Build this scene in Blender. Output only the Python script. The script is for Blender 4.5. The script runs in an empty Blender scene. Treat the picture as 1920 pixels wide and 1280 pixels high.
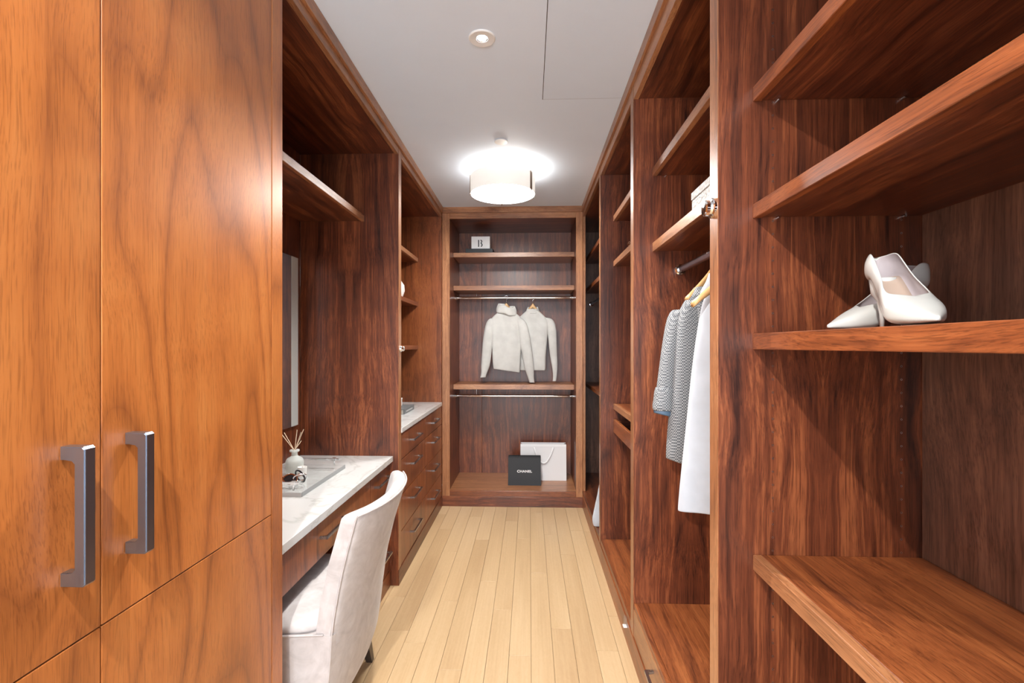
import bpy, bmesh, math, random
from mathutils import Vector, Matrix, noise as mnoise
random.seed(7)
SC = bpy.context.scene
COL = SC.collection

# ------------------------------------------------------------------ camera
cam = bpy.data.cameras.new('camera')
cam_o = bpy.data.objects.new('camera', cam); COL.objects.link(cam_o)
cam.sensor_width = 36.0; cam.lens = 36.0 * 900 / 1920
cam.shift_y = 8 / 1920
cam.clip_start = 0.02
cam_o.location = (0, 0, 1.42)
cam_o.rotation_euler = (math.pi / 2, 0, math.atan(33 / 900))
SC.camera = cam_o

# ------------------------------------------------------------------ world, exposure
w = bpy.data.worlds.new('world'); SC.world = w; w.use_nodes = True
w.node_tree.nodes['Background'].inputs[0].default_value = (0.80, 0.88, 1.0, 1)
w.node_tree.nodes['Background'].inputs[1].default_value = 0.6
vs = SC.view_settings
vs.view_transform = 'Standard'; vs.look = 'None'; vs.exposure = 0.85; vs.gamma = 1.0
vs.use_curve_mapping = False
SC.cycles.max_bounces = 10; SC.cycles.diffuse_bounces = 6
SC.cycles.sample_clamp_indirect = 6

ZC = 2.645            # ceiling height
XL, XR, YB = -0.776, 0.467, 4.23   # cabinet front planes
XLB, XRB = -1.367, 0.955           # cabinet back faces
YE = 4.84                          # back of the end unit
YR = -2.0                          # wall behind the photographer

def add_light(name, kind, loc, energy, color=(1, 1, 1), rot=(0, 0, 0), **kw):
    l = bpy.data.lights.new(name, kind); l.energy = energy; l.color = color
    for k, v in kw.items(): setattr(l, k, v)
    o = bpy.data.objects.new(name, l); COL.objects.link(o)
    o.location = loc; o.rotation_euler = rot
    return o
# daylight fill through an added, unseen window behind the photographer
add_light('added_window_fill', 'AREA', (-0.2, YR - 0.12, 1.40), 74, (0.86, 0.93, 1.0),
          (math.pi / 2, 0, 0), shape='RECTANGLE', size=1.6, size_y=2.1)

# ------------------------------------------------------------------ node helpers
class NT:
    def __init__(s, name):
        s.m = bpy.data.materials.new(name); s.m.use_nodes = True
        s.t = s.m.node_tree; s.b = s.t.nodes['Principled BSDF']
    def n(s, typ, **kw):
        nd = s.t.nodes.new(typ)
        for k, v in kw.items(): setattr(nd, k, v)
        return nd
    def put(s, inp, v):
        if isinstance(v, bpy.types.NodeSocket): s.t.links.new(v, inp)
        else: inp.default_value = v
    def math(s, op, a, b=None, c=None, clamp=False):
        nd = s.n('ShaderNodeMath', operation=op, use_clamp=clamp)
        s.put(nd.inputs[0], a)
        if b is not None: s.put(nd.inputs[1], b)
        if c is not None: s.put(nd.inputs[2], c)
        return nd.outputs[0]
    def comb(s, x, y, z):
        nd = s.n('ShaderNodeCombineXYZ')
        for i, v in enumerate((x, y, z)): s.put(nd.inputs[i], v)
        return nd.outputs[0]
    def noise(s, vec, scale=1.0, detail=2.0, rough=.5, dist=0.0):
        nd = s.n('ShaderNodeTexNoise'); s.put(nd.inputs['Vector'], vec)
        nd.inputs['Scale'].default_value = scale; nd.inputs['Detail'].default_value = detail
        nd.inputs['Roughness'].default_value = rough; nd.inputs['Distortion'].default_value = dist
        return nd.outputs['Fac']
    def ramp(s, fac, stops, interp='LINEAR'):
        nd = s.n('ShaderNodeValToRGB'); s.put(nd.inputs[0], fac); cr = nd.color_ramp; cr.interpolation = interp
        while len(cr.elements) < len(stops): cr.elements.new(.5)
        for e, (p, c) in zip(cr.elements, stops):
            e.position = p; e.color = c if len(c) == 4 else (*c, 1)
        return nd.outputs[0]
    def mix(s, fac, a, b, mode='MIX'):
        nd = s.n('ShaderNodeMix', data_type='RGBA', blend_type=mode)
        s.put(nd.inputs[0], fac); s.put(nd.inputs[6], a); s.put(nd.inputs[7], b)
        return nd.outputs[2]
    def bump(s, h, strength=.2, dist=.001):
        nd = s.n('ShaderNodeBump'); nd.inputs['Strength'].default_value = strength
        nd.inputs['Distance'].default_value = dist; s.put(nd.inputs['Height'], h)
        s.t.links.new(nd.outputs[0], s.b.inputs['Normal'])
    def set(s, **kw):
        for k, v in kw.items(): s.put(s.b.inputs[k.replace('_', ' ')], v)
        return s.m
def g(v): return (v, v, v, 1)
def c4(c): return (*c, 1)

WOODS = {
    # dark, mid, light, streak  (linear)
    'walnut': ((.034, .0085, .0045), (.150, .038, .0145), (.38, .118, .041), .38),
    'back':   ((.050, .0230, .0150), (.150, .070, .044), (.28, .145, .090), .38),
    'door':   ((.20, .058, .0150), (.40, .128, .0290), (.52, .20, .052), .34),  # oranger veneer; warm light on the doors is put into the colour too
    'front':  ((.080, .020, .0075), (.24, .067, .0195), (.37, .120, .036), .34),
    'edge':   ((.16, .060, .024), (.36, .150, .062), (.50, .25, .115), .34),  # light catching the front edges is put into this paler tan
}
_wc = {}
def W(kind='walnut', axis='Z', book=None):
    key = (kind, axis, book)
    if key in _wc: return _wc[key]
    s = NT('wood_%s_%s_%s' % (kind, axis, book or 'plain'))
    dk, md, lt, rough = WOODS[kind]
    tc = s.n('ShaderNodeTexCoord'); sep = s.n('ShaderNodeSeparateXYZ')
    s.t.links.new(tc.outputs['Object'], sep.inputs[0])
    oi = s.n('ShaderNodeObjectInfo'); rnd = oi.outputs['Random']
    ax = 'XYZ'.index(axis)
    co = []
    for i in range(3):
        v = sep.outputs[i]
        if book and 'XYZ'.index(book) == i:
            v = s.math('ABSOLUTE', v)
        off = s.math('MULTIPLY', rnd, (17.3, 41.7, 73.1)[i])
        co.append((v, off))
    def vec(across, along):
        r = []
        for i in range(3):
            k = along if i == ax else across
            r.append(s.math('MULTIPLY_ADD', co[i][0], k, co[i][1]))
        return s.comb(*r)
    wp = s.noise(vec(2.0, 1.1), 1, 1.5, .5)
    wp2 = s.noise(vec(9, 4), 1, 1.5, .5)
    shift = s.math('MULTIPLY_ADD', s.math('SUBTRACT', wp, .5), .16, s.math('MULTIPLY', s.math('SUBTRACT', wp2, .5), .018))
    base_co = co
    co = [(v if i == ax else s.math('ADD', v, shift), o_) for i, (v, o_) in enumerate(base_co)]
    field = s.noise(vec(2.6, .36), 1, 1.0, .4, .15)
    ph = s.math('MULTIPLY', field, (15 if kind == 'door' else 12) * 6.283)
    ring = s.math('MULTIPLY_ADD', s.math('SINE', ph), .5, .5)
    ring = s.math('POWER', ring, .26)                      # thin dark growth lines
    bands = s.noise(vec(26, .40), 1, 3.0, .65)            # straight heart / sapwood bands
    streak = s.noise(vec(140, 1.6), 1, 3, .62)
    figure = s.noise(vec(4.5, 6.5), 1, 1.5, .5, .7)       # cross figure
    pore = s.noise(vec(430, 14), 1, 2, .6)
    kr, kb, ks, kf = (.20, .16, .18, .22) if kind == 'door' else (.12, .56, .46, .16)
    t = s.math('MULTIPLY', ring, kr)
    t = s.math('MULTIPLY_ADD', bands, kb, t)
    t = s.math('MULTIPLY_ADD', streak, ks, t)
    t = s.math('MULTIPLY_ADD', figure, kf, t)
    lo = (kr * .80 + (kb + ks + kf) * .5)
    col = s.ramp(t, [(max(0, lo - .22), dk), (lo, md), (min(1, lo + .22), lt)], 'LINEAR')
    pm = s.ramp(pore, [(.37, (.55, .52, .50)), (.49, (1, 1, 1))])
    col = s.mix(.55 if kind == 'door' else .8, col, pm, 'MULTIPLY')
    hue = s.n('ShaderNodeHueSaturation'); s.put(hue.inputs['Color'], col)
    s.put(hue.inputs['Value'], s.math('MULTIPLY_ADD', rnd, .22, .89))
    rg = s.math('MULTIPLY_ADD', streak, .12, rough - .06)
    s.bump(s.math('MULTIPLY_ADD', pore, .6, streak), .12, .0006)
    s.set(Base_Color=hue.outputs[0], Roughness=rg, Specular_IOR_Level=.5)
    s.b.inputs['Coat Weight'].default_value = .22
    s.b.inputs['Coat Roughness'].default_value = .30
    _wc[key] = s.m
    return s.m

def plain(name, col, rough=.5, metal=0.0, **kw):
    s = NT(name); s.set(Base_Color=c4(col), Roughness=rough, Metallic=metal)
    for k, v in kw.items(): s.put(s.b.inputs[k.replace('_', ' ')], v)
    # fine procedural variation so that no surface is perfectly flat
    tc = s.n('ShaderNodeTexCoord')
    n = s.noise(tc.outputs['Object'], 40, 3, .5)
    s.put(s.b.inputs['Roughness'], s.math('MULTIPLY_ADD', n, .08, max(0, rough - .04)))
    return s.m

def mk_marble():
    s = NT('marble_white'); tc = s.n('ShaderNodeTexCoord'); v = tc.outputs['Object']
    mp = s.n('ShaderNodeMapping'); s.put(mp.inputs[0], v); mp.inputs['Rotation'].default_value = (0, 0, .7)
    mp.inputs['Location'].default_value = (.37, 1.2, .3)
    n1 = s.noise(mp.outputs[0], 1.9, 5, .55, 1.1)
    v1 = s.math('ABSOLUTE', s.math('SUBTRACT', n1, .5))
    n2 = s.noise(mp.outputs[0], 3.1, 4, .6, .6)
    v2 = s.math('ABSOLUTE', s.math('SUBTRACT', n2, .47))
    m = s.noise(v, 2.3, 1)
    vein = s.ramp(v1, [(0, (.74, .74, .72)), (.006, (.86, .86, .84)), (.022, (1, 1, 1))])
    vein2 = s.ramp(v2, [(0, (.92, .92, .91)), (.012, (1, 1, 1))])
    base = s.ramp(m, [(.3, (.59, .597, .593)), (.7, (.635, .64, .632))])
    col = s.mix(s.math('MULTIPLY', m, 1.3, clamp=True), base, vein, 'MULTIPLY')
    col = s.mix(.6, col, vein2, 'MULTIPLY')
    return s.set(Base_Color=col, Roughness=.16, Specular_IOR_Level=.5)
MARBLE = mk_marble()

def mk_oak():
    s = NT('oak_floor'); tc = s.n('ShaderNodeTexCoord'); oi = s.n('ShaderNodeObjectInfo')
    sep = s.n('ShaderNodeSeparateXYZ'); s.put(sep.inputs[0], tc.outputs['Object'])
    off = s.math('MULTIPLY', oi.outputs['Random'], 57.0)
    def vec(a, l): return s.comb(s.math('MULTIPLY_ADD', sep.outputs[0], a, off), s.math('MULTIPLY_ADD', sep.outputs[1], l, off), off)
    st = s.noise(vec(110, 2.0), 1, 3, .6, .2); br = s.noise(vec(9, .8), 1, 2, .5, .4)
    fl = s.noise(vec(60, 22), 1, 2, .5, 1.5)
    t = s.math('MULTIPLY_ADD', br, .45, s.math('MULTIPLY_ADD', st, .38, s.math('MULTIPLY', fl, .18)))
    t = s.math('MULTIPLY_ADD', s.math('SUBTRACT', oi.outputs['Random'], .5), .22, t)
    col = s.ramp(t, [(.26, (.455, .300, .158)), (.5, (.54, .372, .205)), (.74, (.62, .45, .265))])
    s.bump(st, .08, .0005)
    return s.set(Base_Color=col, Roughness=s.math('MULTIPLY_ADD', st, .12, .27), Specular_IOR_Level=.5)
OAK = mk_oak()

def mk_suede():
    s = NT('suede_light'); tc = s.n('ShaderNodeTexCoord'); v = tc.outputs['Object']
    n1 = s.noise(v, 9, 3, .6, 1.8); n2 = s.noise(v, 420, 2, .6); n3 = s.noise(v, 28, 2, .5, .8)
    t = s.math('MULTIPLY_ADD', n1, .7, s.math('MULTIPLY', n3, .3))
    col = s.ramp(t, [(.30, (.40, .365, .355)), (.5, (.48, .445, .435)), (.70, (.56, .53, .525))])
    s.bump(n2, .25, .0006)
    s.set(Base_Color=col, Roughness=.85)
    s.b.inputs['Sheen Weight'].default_value = .35; s.b.inputs['Sheen Roughness'].default_value = .4
    return s.m
SUEDE = mk_suede()

def mk_knit(name, col, scale=260):
    s = NT(name); tc = s.n('ShaderNodeTexCoord'); v = tc.outputs['Object']
    wv = s.n('ShaderNodeTexWave', wave_type='BANDS', bands_direction='X'); s.put(wv.inputs['Vector'], v)
    wv.inputs['Scale'].default_value = scale; wv.inputs['Distortion'].default_value = 1.5
    n = s.noise(v, 12, 3, .5)
    s.bump(s.math('MULTIPLY_ADD', n, 9.0, wv.outputs['Fac']), .4, .0015)
    a = tuple(x * .88 for x in col)
    s.set(Base_Color=s.ramp(n, [(.35, a), (.65, col)]), Roughness=.9)
    s.b.inputs['Sheen Weight'].default_value = .2
    return s.m
KNIT = mk_knit('knit_offwhite', (.66, .66, .63)); LINEN = mk_knit('linen_white', (.52, .55, .60), 500)

def mk_houndstooth():
    s = NT('houndstooth_grey'); tc = s.n('ShaderNodeTexCoord')
    ck = s.n('ShaderNodeTexChecker'); s.put(ck.inputs[0], tc.outputs['Object']); ck.inputs['Scale'].default_value = 190
    wv = s.n('ShaderNodeTexWave', wave_type='BANDS', bands_direction='Z'); s.put(wv.inputs['Vector'], tc.outputs['Object'])
    wv.inputs['Scale'].default_value = 45
    f = s.math('MULTIPLY_ADD', ck.outputs['Fac'], .92, s.math('MULTIPLY', wv.outputs['Fac'], .08))
    col = s.ramp(f, [(.1, (.085, .092, .105)), (.6, (.26, .27, .28)), (1, (.33, .34, .345))])
    s.bump(f, .2, .0008)
    return s.set(Base_Color=col, Roughness=.9)
TWEED = mk_houndstooth()

def mk_brushed(name, col, rough, axis_scale=(600, 600, 3)):
    s = NT(name); tc = s.n('ShaderNodeTexCoord'); mp = s.n('ShaderNodeMapping')
    s.put(mp.inputs[0], tc.outputs['Object']); mp.inputs['Scale'].default_value = axis_scale
    n = s.noise(mp.outputs[0], 1, 2)
    return s.set(Base_Color=c4(col), Metallic=1.0, Roughness=s.math('MULTIPLY_ADD', n, .14, rough - .07))
NICKEL = mk_brushed('brushed_nickel', (.33, .38, .46), .30, (300, 3, 300))
PEWTER = mk_brushed('pewter_pull', (.40, .40, .41), .25, (600, 3, 600))
CHROME = mk_brushed('chrome', (.86, .87, .88), .07)
STEELD = mk_brushed('rod_steel', (.36, .37, .42), .24)

def mk_paint(name, col, rough=.75):
    s = NT(name); tc = s.n('ShaderNodeTexCoord')
    n = s.noise(tc.outputs['Object'], 1.7, 4, .6); f = s.noise(tc.outputs['Object'], 240, 2, .5)
    a = tuple(x * .965 for x in col)
    s.bump(f, .06, .0006)
    return s.set(Base_Color=s.ramp(n, [(.35, a), (.65, col)]), Roughness=rough)
PAINT = mk_paint('ceiling_paint', (.74, .845, .975)); WALLP = mk_paint('wall_paint', (.74, .73, .71))
HATCHP = mk_paint('hatch_paint', (.72, .825, .955)); GAPM = plain('shadow_gap', (.04, .04, .04), .9)
WHITEPL = plain('white_plastic', (.80, .80, .79), .4)
BLACKM = plain('black_card', (.018, .020, .023), .55)
BLACKI = plain('black_inner', (.008, .008, .010), .6)
WHITEC = plain('white_card', (.80, .80, .80), .5)
WHITEP = plain('white_paper', (.74, .73, .73), .55)
INK = plain('ink_black', (.03, .03, .035), .6); INKW = plain('ink_white', (.85, .85, .85), .5)
CREAM = plain('cream_leather', (.47, .475, .455), .25, Coat_Weight=.4)
INSOLE = plain('insole_beige', (.36, .27, .215), .6); LININGS = plain('shoe_lining', (.30, .26, .27), .6)
LEGW = plain('leg_espresso', (.045, .032, .028), .35)
HANGW = plain('hanger_beech', (.56, .33, .135), .4)
CERAM = plain('ceramic_white', (.80, .79, .76), .3)
REED = plain('reed_pale', (.72, .58, .42), .8)
def mk_clear(name, tint, haze=0.0, hazecol=(.85, .88, .87), rough=.03):
    s = NT(name); nt = s.t
    tr = s.n('ShaderNodeBsdfTransparent'); tr.inputs[0].default_value = c4(tint)
    gl = s.n('ShaderNodeBsdfGlossy'); gl.inputs['Roughness'].default_value = rough
    fr = s.n('ShaderNodeLayerWeight'); ff = s.math('MULTIPLY_ADD', s.math('POWER', fr.outputs['Facing'], 4.0), .40, .02)
    mx = s.n('ShaderNodeMixShader'); nt.links.new(ff, mx.inputs[0]); nt.links.new(tr.outputs[0], mx.inputs[1]); nt.links.new(gl.outputs[0], mx.inputs[2])
    out = mx.outputs[0]
    if haze:
        df = s.n('ShaderNodeBsdfDiffuse'); df.inputs[0].default_value = c4(hazecol)
        tl = s.n('ShaderNodeBsdfTranslucent'); tl.inputs[0].default_value = c4(hazecol)
        m2 = s.n('ShaderNodeMixShader'); m2.inputs[0].default_value = .5; nt.links.new(df.outputs[0], m2.inputs[1]); nt.links.new(tl.outputs[0], m2.inputs[2])
        m3 = s.n('ShaderNodeMixShader'); tc = s.n('ShaderNodeTexCoord'); nz = s.noise(tc.outputs['Object'], 60, 2)
        s.put(m3.inputs[0], s.math('MULTIPLY_ADD', nz, .1, haze - .05)); nt.links.new(out, m3.inputs[1]); nt.links.new(m2.outputs[0], m3.inputs[2]); out = m3.outputs[0]
    nt.links.new(out, nt.nodes['Material Output'].inputs['Surface'])
    return s.m
FROST = mk_clear('frosted_glass', (.93, .96, .95), .62, rough=.3)
FROSTM = plain('frosted_mirror_border', (.60, .63, .62), .42)
ACRYL = mk_clear('clear_acrylic', (.985, .99, .99), .06)
MIRROR = plain('mirror_silver', (.80, .81, .83), .02, 1.0)
TORTO = plain('tortoiseshell', (.20, .055, .018), .2)
LENS = plain('dark_lens', (.012, .012, .016), .05)
BLUEL = plain('blue_lining', (.085, .14, .21), .7)
GREYB = plain('grey_book', (.14, .15, .155), .5)
PAPERE = plain('page_edges', (.66, .63, .56), .8)
BRONZE = mk_brushed('bronze_clip', (.30, .22, .17), .3)
def emis(name, col, st, base=(.8, .8, .8)):
    s = NT(name); s.set(Base_Color=c4(base), Roughness=.5)
    s.b.inputs['Emission Color'].default_value = c4(col); s.b.inputs['Emission Strength'].default_value = st
    tc = s.n('ShaderNodeTexCoord'); n = s.noise(tc.outputs['Object'], 8, 2)
    s.put(s.b.inputs['Roughness'], s.math('MULTIPLY_ADD', n, .1, .45))
    return s.m
SHADE = emis('lamp_shade_lit', (1, .92, .83), .36, (.45, .43, .41)); DIFF = emis('lamp_diffuser_lit', (1, .97, .93), 46)
BULB = emis('downlight_bulb', (1, .97, .92), 9)
def mk_texbox():
    s = NT('silver_embossed'); tc = s.n('ShaderNodeTexCoord')
    vo = s.n('ShaderNodeTexVoronoi'); s.put(vo.inputs['Vector'], tc.outputs['Object']); vo.inputs['Scale'].default_value = 90
    s.bump(vo.outputs['Distance'], .8, .004)
    return s.set(Base_Color=s.ramp(vo.outputs['Distance'], [(0, (.72, .71, .68)), (.7, (.5, .5, .49))]), Roughness=.35)
TEXBOX = mk_texbox()

# ------------------------------------------------------------------ mesh helpers
def link(name, me, mat, parent=None, loc=(0, 0, 0), smooth=False):
    o = bpy.data.objects.new(name, me); COL.objects.link(o)
    if mat is not None and not me.materials: me.materials.append(mat)
    if smooth:
        for p in me.polygons: p.use_smooth = True
    loc = Vector(loc)
    if parent is not None:
        o.parent = parent
        q = parent; base = Vector((0, 0, 0))
        while q is not None: base += q.location; q = q.parent
        loc = loc - base
    o.location = loc
    return o
def bm_mesh(bm, name='m'):
    me = bpy.data.meshes.new(name); bmesh.ops.recalc_face_normals(bm, faces=bm.faces); bm.to_mesh(me); bm.free(); return me
def bm_box(bm, x0, x1, y0, y1, z0, z1, bev=0.0, seg=1):
    r = bmesh.ops.create_cube(bm, size=1.0)
    vsx = r['verts']
    for v in vsx:
        v.co = Vector(((x0 + x1) / 2 + v.co.x * (x1 - x0), (y0 + y1) / 2 + v.co.y * (y1 - y0), (z0 + z1) / 2 + v.co.z * (z1 - z0)))
    if bev > 0:
        es = list({e for v in vsx for e in v.link_edges})
        bmesh.ops.bevel(bm, geom=es, offset=bev, segments=seg, affect='EDGES', profile=.5)
_bx = {}
def box(name, x0, x1, y0, y1, z0, z1, mat, parent=None, bev=.0012, seg=1):
    """world-aligned box, origin at its centre"""
    dx, dy, dz = abs(x1 - x0) / 2, abs(y1 - y0) / 2, abs(z1 - z0) / 2
    key = (round(dx, 4), round(dy, 4), round(dz, 4), mat.name, bev, seg)
    if key not in _bx:
        bm = bmesh.new(); bm_box(bm, -dx, dx, -dy, dy, -dz, dz, min(bev, min(dx, dy, dz) * .45), seg)
        _bx[key] = bm_mesh(bm, name)
    return link(name, _bx[key], mat, parent, ((x0 + x1) / 2, (y0 + y1) / 2, (z0 + z1) / 2))
def tag(o, label, cat, group=None):
    o['label'] = label; o['category'] = cat
    if group: o['group'] = group
    return o
def struct(o): o['kind'] = 'structure'; return o
def thing(name, loc, label, cat, group=None):
    o = bpy.data.objects.new(name, None); COL.objects.link(o); o.location = loc; o.empty_display_size = .1
    return tag(o, label, cat, group)
def bm_lathe(bm, prof, seg=32, c=(0, 0, 0), axis='Z', cap=True):
    rings = []
    for r, h in prof:
        ring = []
        for i in range(seg):
            a = 2 * math.pi * i / seg
            p = (r * math.cos(a), r * math.sin(a), h)
            if axis == 'X': p = (h, r * math.cos(a), r * math.sin(a))
            if axis == 'Y': p = (r * math.cos(a), h, r * math.sin(a))
            ring.append(bm.verts.new(Vector(p) + Vector(c)))
        rings.append(ring)
    for a, b in zip(rings, rings[1:]):
        for i in range(seg): bm.faces.new((a[i], a[(i + 1) % seg], b[(i + 1) % seg], b[i]))
    if cap:
        bm.faces.new(rings[0]); bm.faces.new(rings[-1])
def lathe(name, prof, mat, parent=None, loc=(0, 0, 0), seg=32, axis='Z', cap=True, smooth=True):
    bm = bmesh.new(); bm_lathe(bm, prof, seg, axis=axis, cap=cap)
    o = link(name, bm_mesh(bm, name), mat, parent, loc, smooth)
    if smooth: autosmooth(o.data)
    return o
def autosmooth(me, ang=35):
    bm = bmesh.new(); bm.from_mesh(me)
    for e in bm.edges:
        if len(e.link_faces) == 2 and e.calc_face_angle(0) > math.radians(ang): e.smooth = False
    bm.to_mesh(me); bm.free()
def bm_tube(bm, pts, r, seg=8, cap=True):
    pts = [Vector(p) for p in pts]; rings = []
    up = Vector((0, 0, 1))
    for i, p in enumerate(pts):
        t = (pts[min(i + 1, len(pts) - 1)] - pts[max(i - 1, 0)]).normalized()
        ref = Vector((1, 0, 0)) if abs(t.z) > .9 else up
        if i == 0: n = t.cross(ref).normalized()
        else: n = (n - t * n.dot(t)).normalized()
        b = t.cross(n)
        rr = r[i] if isinstance(r, (list, tuple)) else r
        rings.append([bm.verts.new(p + n * rr * math.cos(2 * math.pi * k / seg) + b * rr * math.sin(2 * math.pi * k / seg)) for k in range(seg)])
    for a, b in zip(rings, rings[1:]):
        for k in range(seg): bm.faces.new((a[k], a[(k + 1) % seg], b[(k + 1) % seg], b[k]))
    if cap: bm.faces.new(rings[0]); bm.faces.new(rings[-1])
def tube(name, pts, r, mat, parent=None, seg=8, loc=None):
    c = Vector(pts[0]) if loc is None else Vector(loc)
    bm = bmesh.new(); bm_tube(bm, [Vector(p) - c for p in pts], r, seg)
    o = link(name, bm_mesh(bm, name), mat, parent, c, True); autosmooth(o.data, 50); return o
def stack(rings, cap0=True, cap1=True):
    """rings: lists of equal length of points; returns mesh"""
    bm = bmesh.new(); R = [[bm.verts.new(p) for p in r] for r in rings]
    n = len(R[0])
    for a, b in zip(R, R[1:]):
        for k in range(n): bm.faces.new((a[k], a[(k + 1) % n], b[(k + 1) % n], b[k]))
    if cap0: bm.faces.new(R[0])
    if cap1: bm.faces.new(R[-1])
    return bm_mesh(bm)
def subsurf(o, lv=1):
    m = o.modifiers.new('sub', 'SUBSURF'); m.levels = lv; m.render_levels = lv; return o

# U-shaped bar pull: along local Y, projecting local +X
_pl = {}
def pull_mesh(L, proj, wid, bar, post):
    key = (L, proj, wid, bar, post)
    if key in _pl: return _pl[key]
    h = L / 2; f = .006
    outline = [(0, -h), (proj - .004, -h), (proj, -h + .004), (proj, h - .004), (proj - .004, h), (0, h),
               (0, h - post), (proj - bar - f, h - post), (proj - bar, h - post - f), (proj - bar, -h + post + f), (proj - bar - f, -h + post), (0, -h + post)]
    bm = bmesh.new()
    lo = [bm.verts.new((x, y, -wid / 2)) for x, y in outline]; hi = [bm.verts.new((x, y, wid / 2)) for x, y in outline]
    n = len(outline)
    bm.faces.new(lo); bm.faces.new(hi)
    for i in range(n): bm.faces.new((lo[i], lo[(i + 1) % n], hi[(i + 1) % n], hi[i]))
    bmesh.ops.bevel(bm, geom=[e for e in bm.edges if abs(e.verts[0].co.z - e.verts[1].co.z) < 1e-6], offset=.0016, segments=2, affect='EDGES')
    _pl[key] = bm_mesh(bm, 'pull'); return _pl[key]
def pull(parent, loc, L=.235, proj=.034, wid=.012, bar=.009, post=.010, mat=None, rot=(0, 0, 0)):
    o = link('handle', pull_mesh(L, proj, wid, bar, post), mat or PEWTER, parent, loc); o.rotation_euler = rot
    return o

# ================================================================== SETTING
G = .0
floor = struct(box('floor', -1.40, 1.0, YR - .05, 4.9, -.06, -.012, plain('subfloor', (.20, .13, .07), .8), bev=0))
PW, X0 = .1013, .007
cols = {}
joints = {-0.664: [3.698, 2.374], -0.357: [3.508, 2.093], -0.048: [3.534, 2.2], .356: [3.703, 2.25], .266: [3.273], .063: [3.01],
          -.253: [2.889], -.455: [2.657], -.147: [2.578], .446: [2.539], -.767: [2.694], -.56: [3.3, 2.28], .16: [3.62, 2.42]}
k0 = int(math.floor((-1.38 - X0) / PW)); k1 = int(math.ceil((.47 - X0) / PW))
_pm = {}
for k in range(k0, k1 + 1):
    a, b = X0 + k * PW, X0 + (k + 1) * PW
    js = []
    for xc, v in joints.items():
        if a < xc < b: js = list(v)
    if not js: js = [2.1 + random.random() * 1.6]
    js.sort()
    y = js[0]
    while y > YR + .5: y -= 1.1 + .5 * random.random(); js.insert(0, max(y, YR))
    y = js[-1]
    while y < 4.2: y += 1.05 + .4 * random.random(); js.append(min(y, 4.3))
    for ya, yb in zip(js, js[1:]):
        if yb - ya < .05: continue
        gap = .0006
        box('plank', a + gap, b - gap, ya + gap, yb - gap, -.012, 0, OAK, floor, bev=.0009)

ceiling = struct(box('ceiling', -1.40, 1.0, YR - .05, 4.9, ZC, ZC + .05, PAINT, bev=0))
# access panel, set in a thin shadow gap
hx0, hx1, hy0, hy1 = .066, XR - .010, .95, 2.39
box('gap_strip', hx0 - .0030, hx0, hy0, hy1 + .002, ZC - .0012, ZC, GAPM, ceiling, bev=0)
box('gap_strip', hx0 - .003, hx1, hy1, hy1 + .0018, ZC - .0006, ZC, GAPM, ceiling, bev=0)
box('access_panel', hx0, hx1, hy0, hy1, ZC - .0010, ZC, HATCHP, ceiling, bev=0)

struct(box('wall_left', -1.44, -1.39, YR - .05, 4.9, 0, ZC, WALLP, bev=0))
struct(box('wall_right', .985, 1.035, YR - .05, 4.9, 0, ZC, WALLP, bev=0))
struct(box('wall_back', -1.39, .985, 4.872, 4.92, 0, ZC, WALLP, bev=0))
# wall behind the photographer, with a tall window added for daylight fill
bm = bmesh.new()
wx0, wx1, wz0, wz1 = -1.0, .6, .35, 2.45
for (a, b, c, d) in ((-1.39, wx0, 0, ZC), (wx1, .985, 0, ZC), (wx0, wx1, 0, wz0), (wx0, wx1, wz1, ZC)):
    bm_box(bm, a, b, YR - .05, YR, c, d)
struct(link('wall_rear', bm_mesh(bm), WALLP))
win = bpy.data.objects.new('added_window_1', None); COL.objects.link(win); win.location = (-.2, YR, .35); struct(win)
box('added_window_frame', wx0, wx0 + .05, YR - .045, YR - .005, wz0, wz1, WHITEPL, win); box('added_window_frame', wx1 - .05, wx1, YR - .045, YR - .005, wz0, wz1, WHITEPL, win)
box('added_window_frame', wx0 + .05, wx1 - .05, YR - .045, YR - .005, wz0, wz0 + .05, WHITEPL, win); box('added_window_frame', wx0 + .05, wx1 - .05, YR - .045, YR - .005, wz1 - .05, wz1, WHITEPL, win)
box('added_window_mullion', -.22, -.18, YR - .045, YR - .005, wz0 + .05, wz1 - .05, WHITEPL, win)

# crown trims, just under the ceiling, a little proud of the cabinets
CP = .012; CZ = 2.594
struct(box('trim_1', XL - .05, XL + CP, .20, YB - CP, CZ, ZC, W('edge', 'Y')))
struct(box('trim_2', XR - CP, XR + .05, .20, YB - CP, CZ, ZC, W('edge', 'Y')))
struct(box('trim_3', XL - .05, XR + .05, YB - CP, YB + .05, CZ, ZC, W('edge', 'X')))
# plinths
struct(box('baseboard_left', XL - .02, XL + .004, 2.814, YB - .004, 0, .092, W('walnut', 'Y')))
struct(box('baseboard_right', XR - .004, XR + .02, .25, YB - .004, 0, .112, W('front', 'Y')))
struct(box('baseboard_back', XL - .02, XR + .02, YB - .004, YB + .02, 0, .090, W('walnut', 'X')))

# ================================================================== LEFT RUN
T = .020
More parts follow.
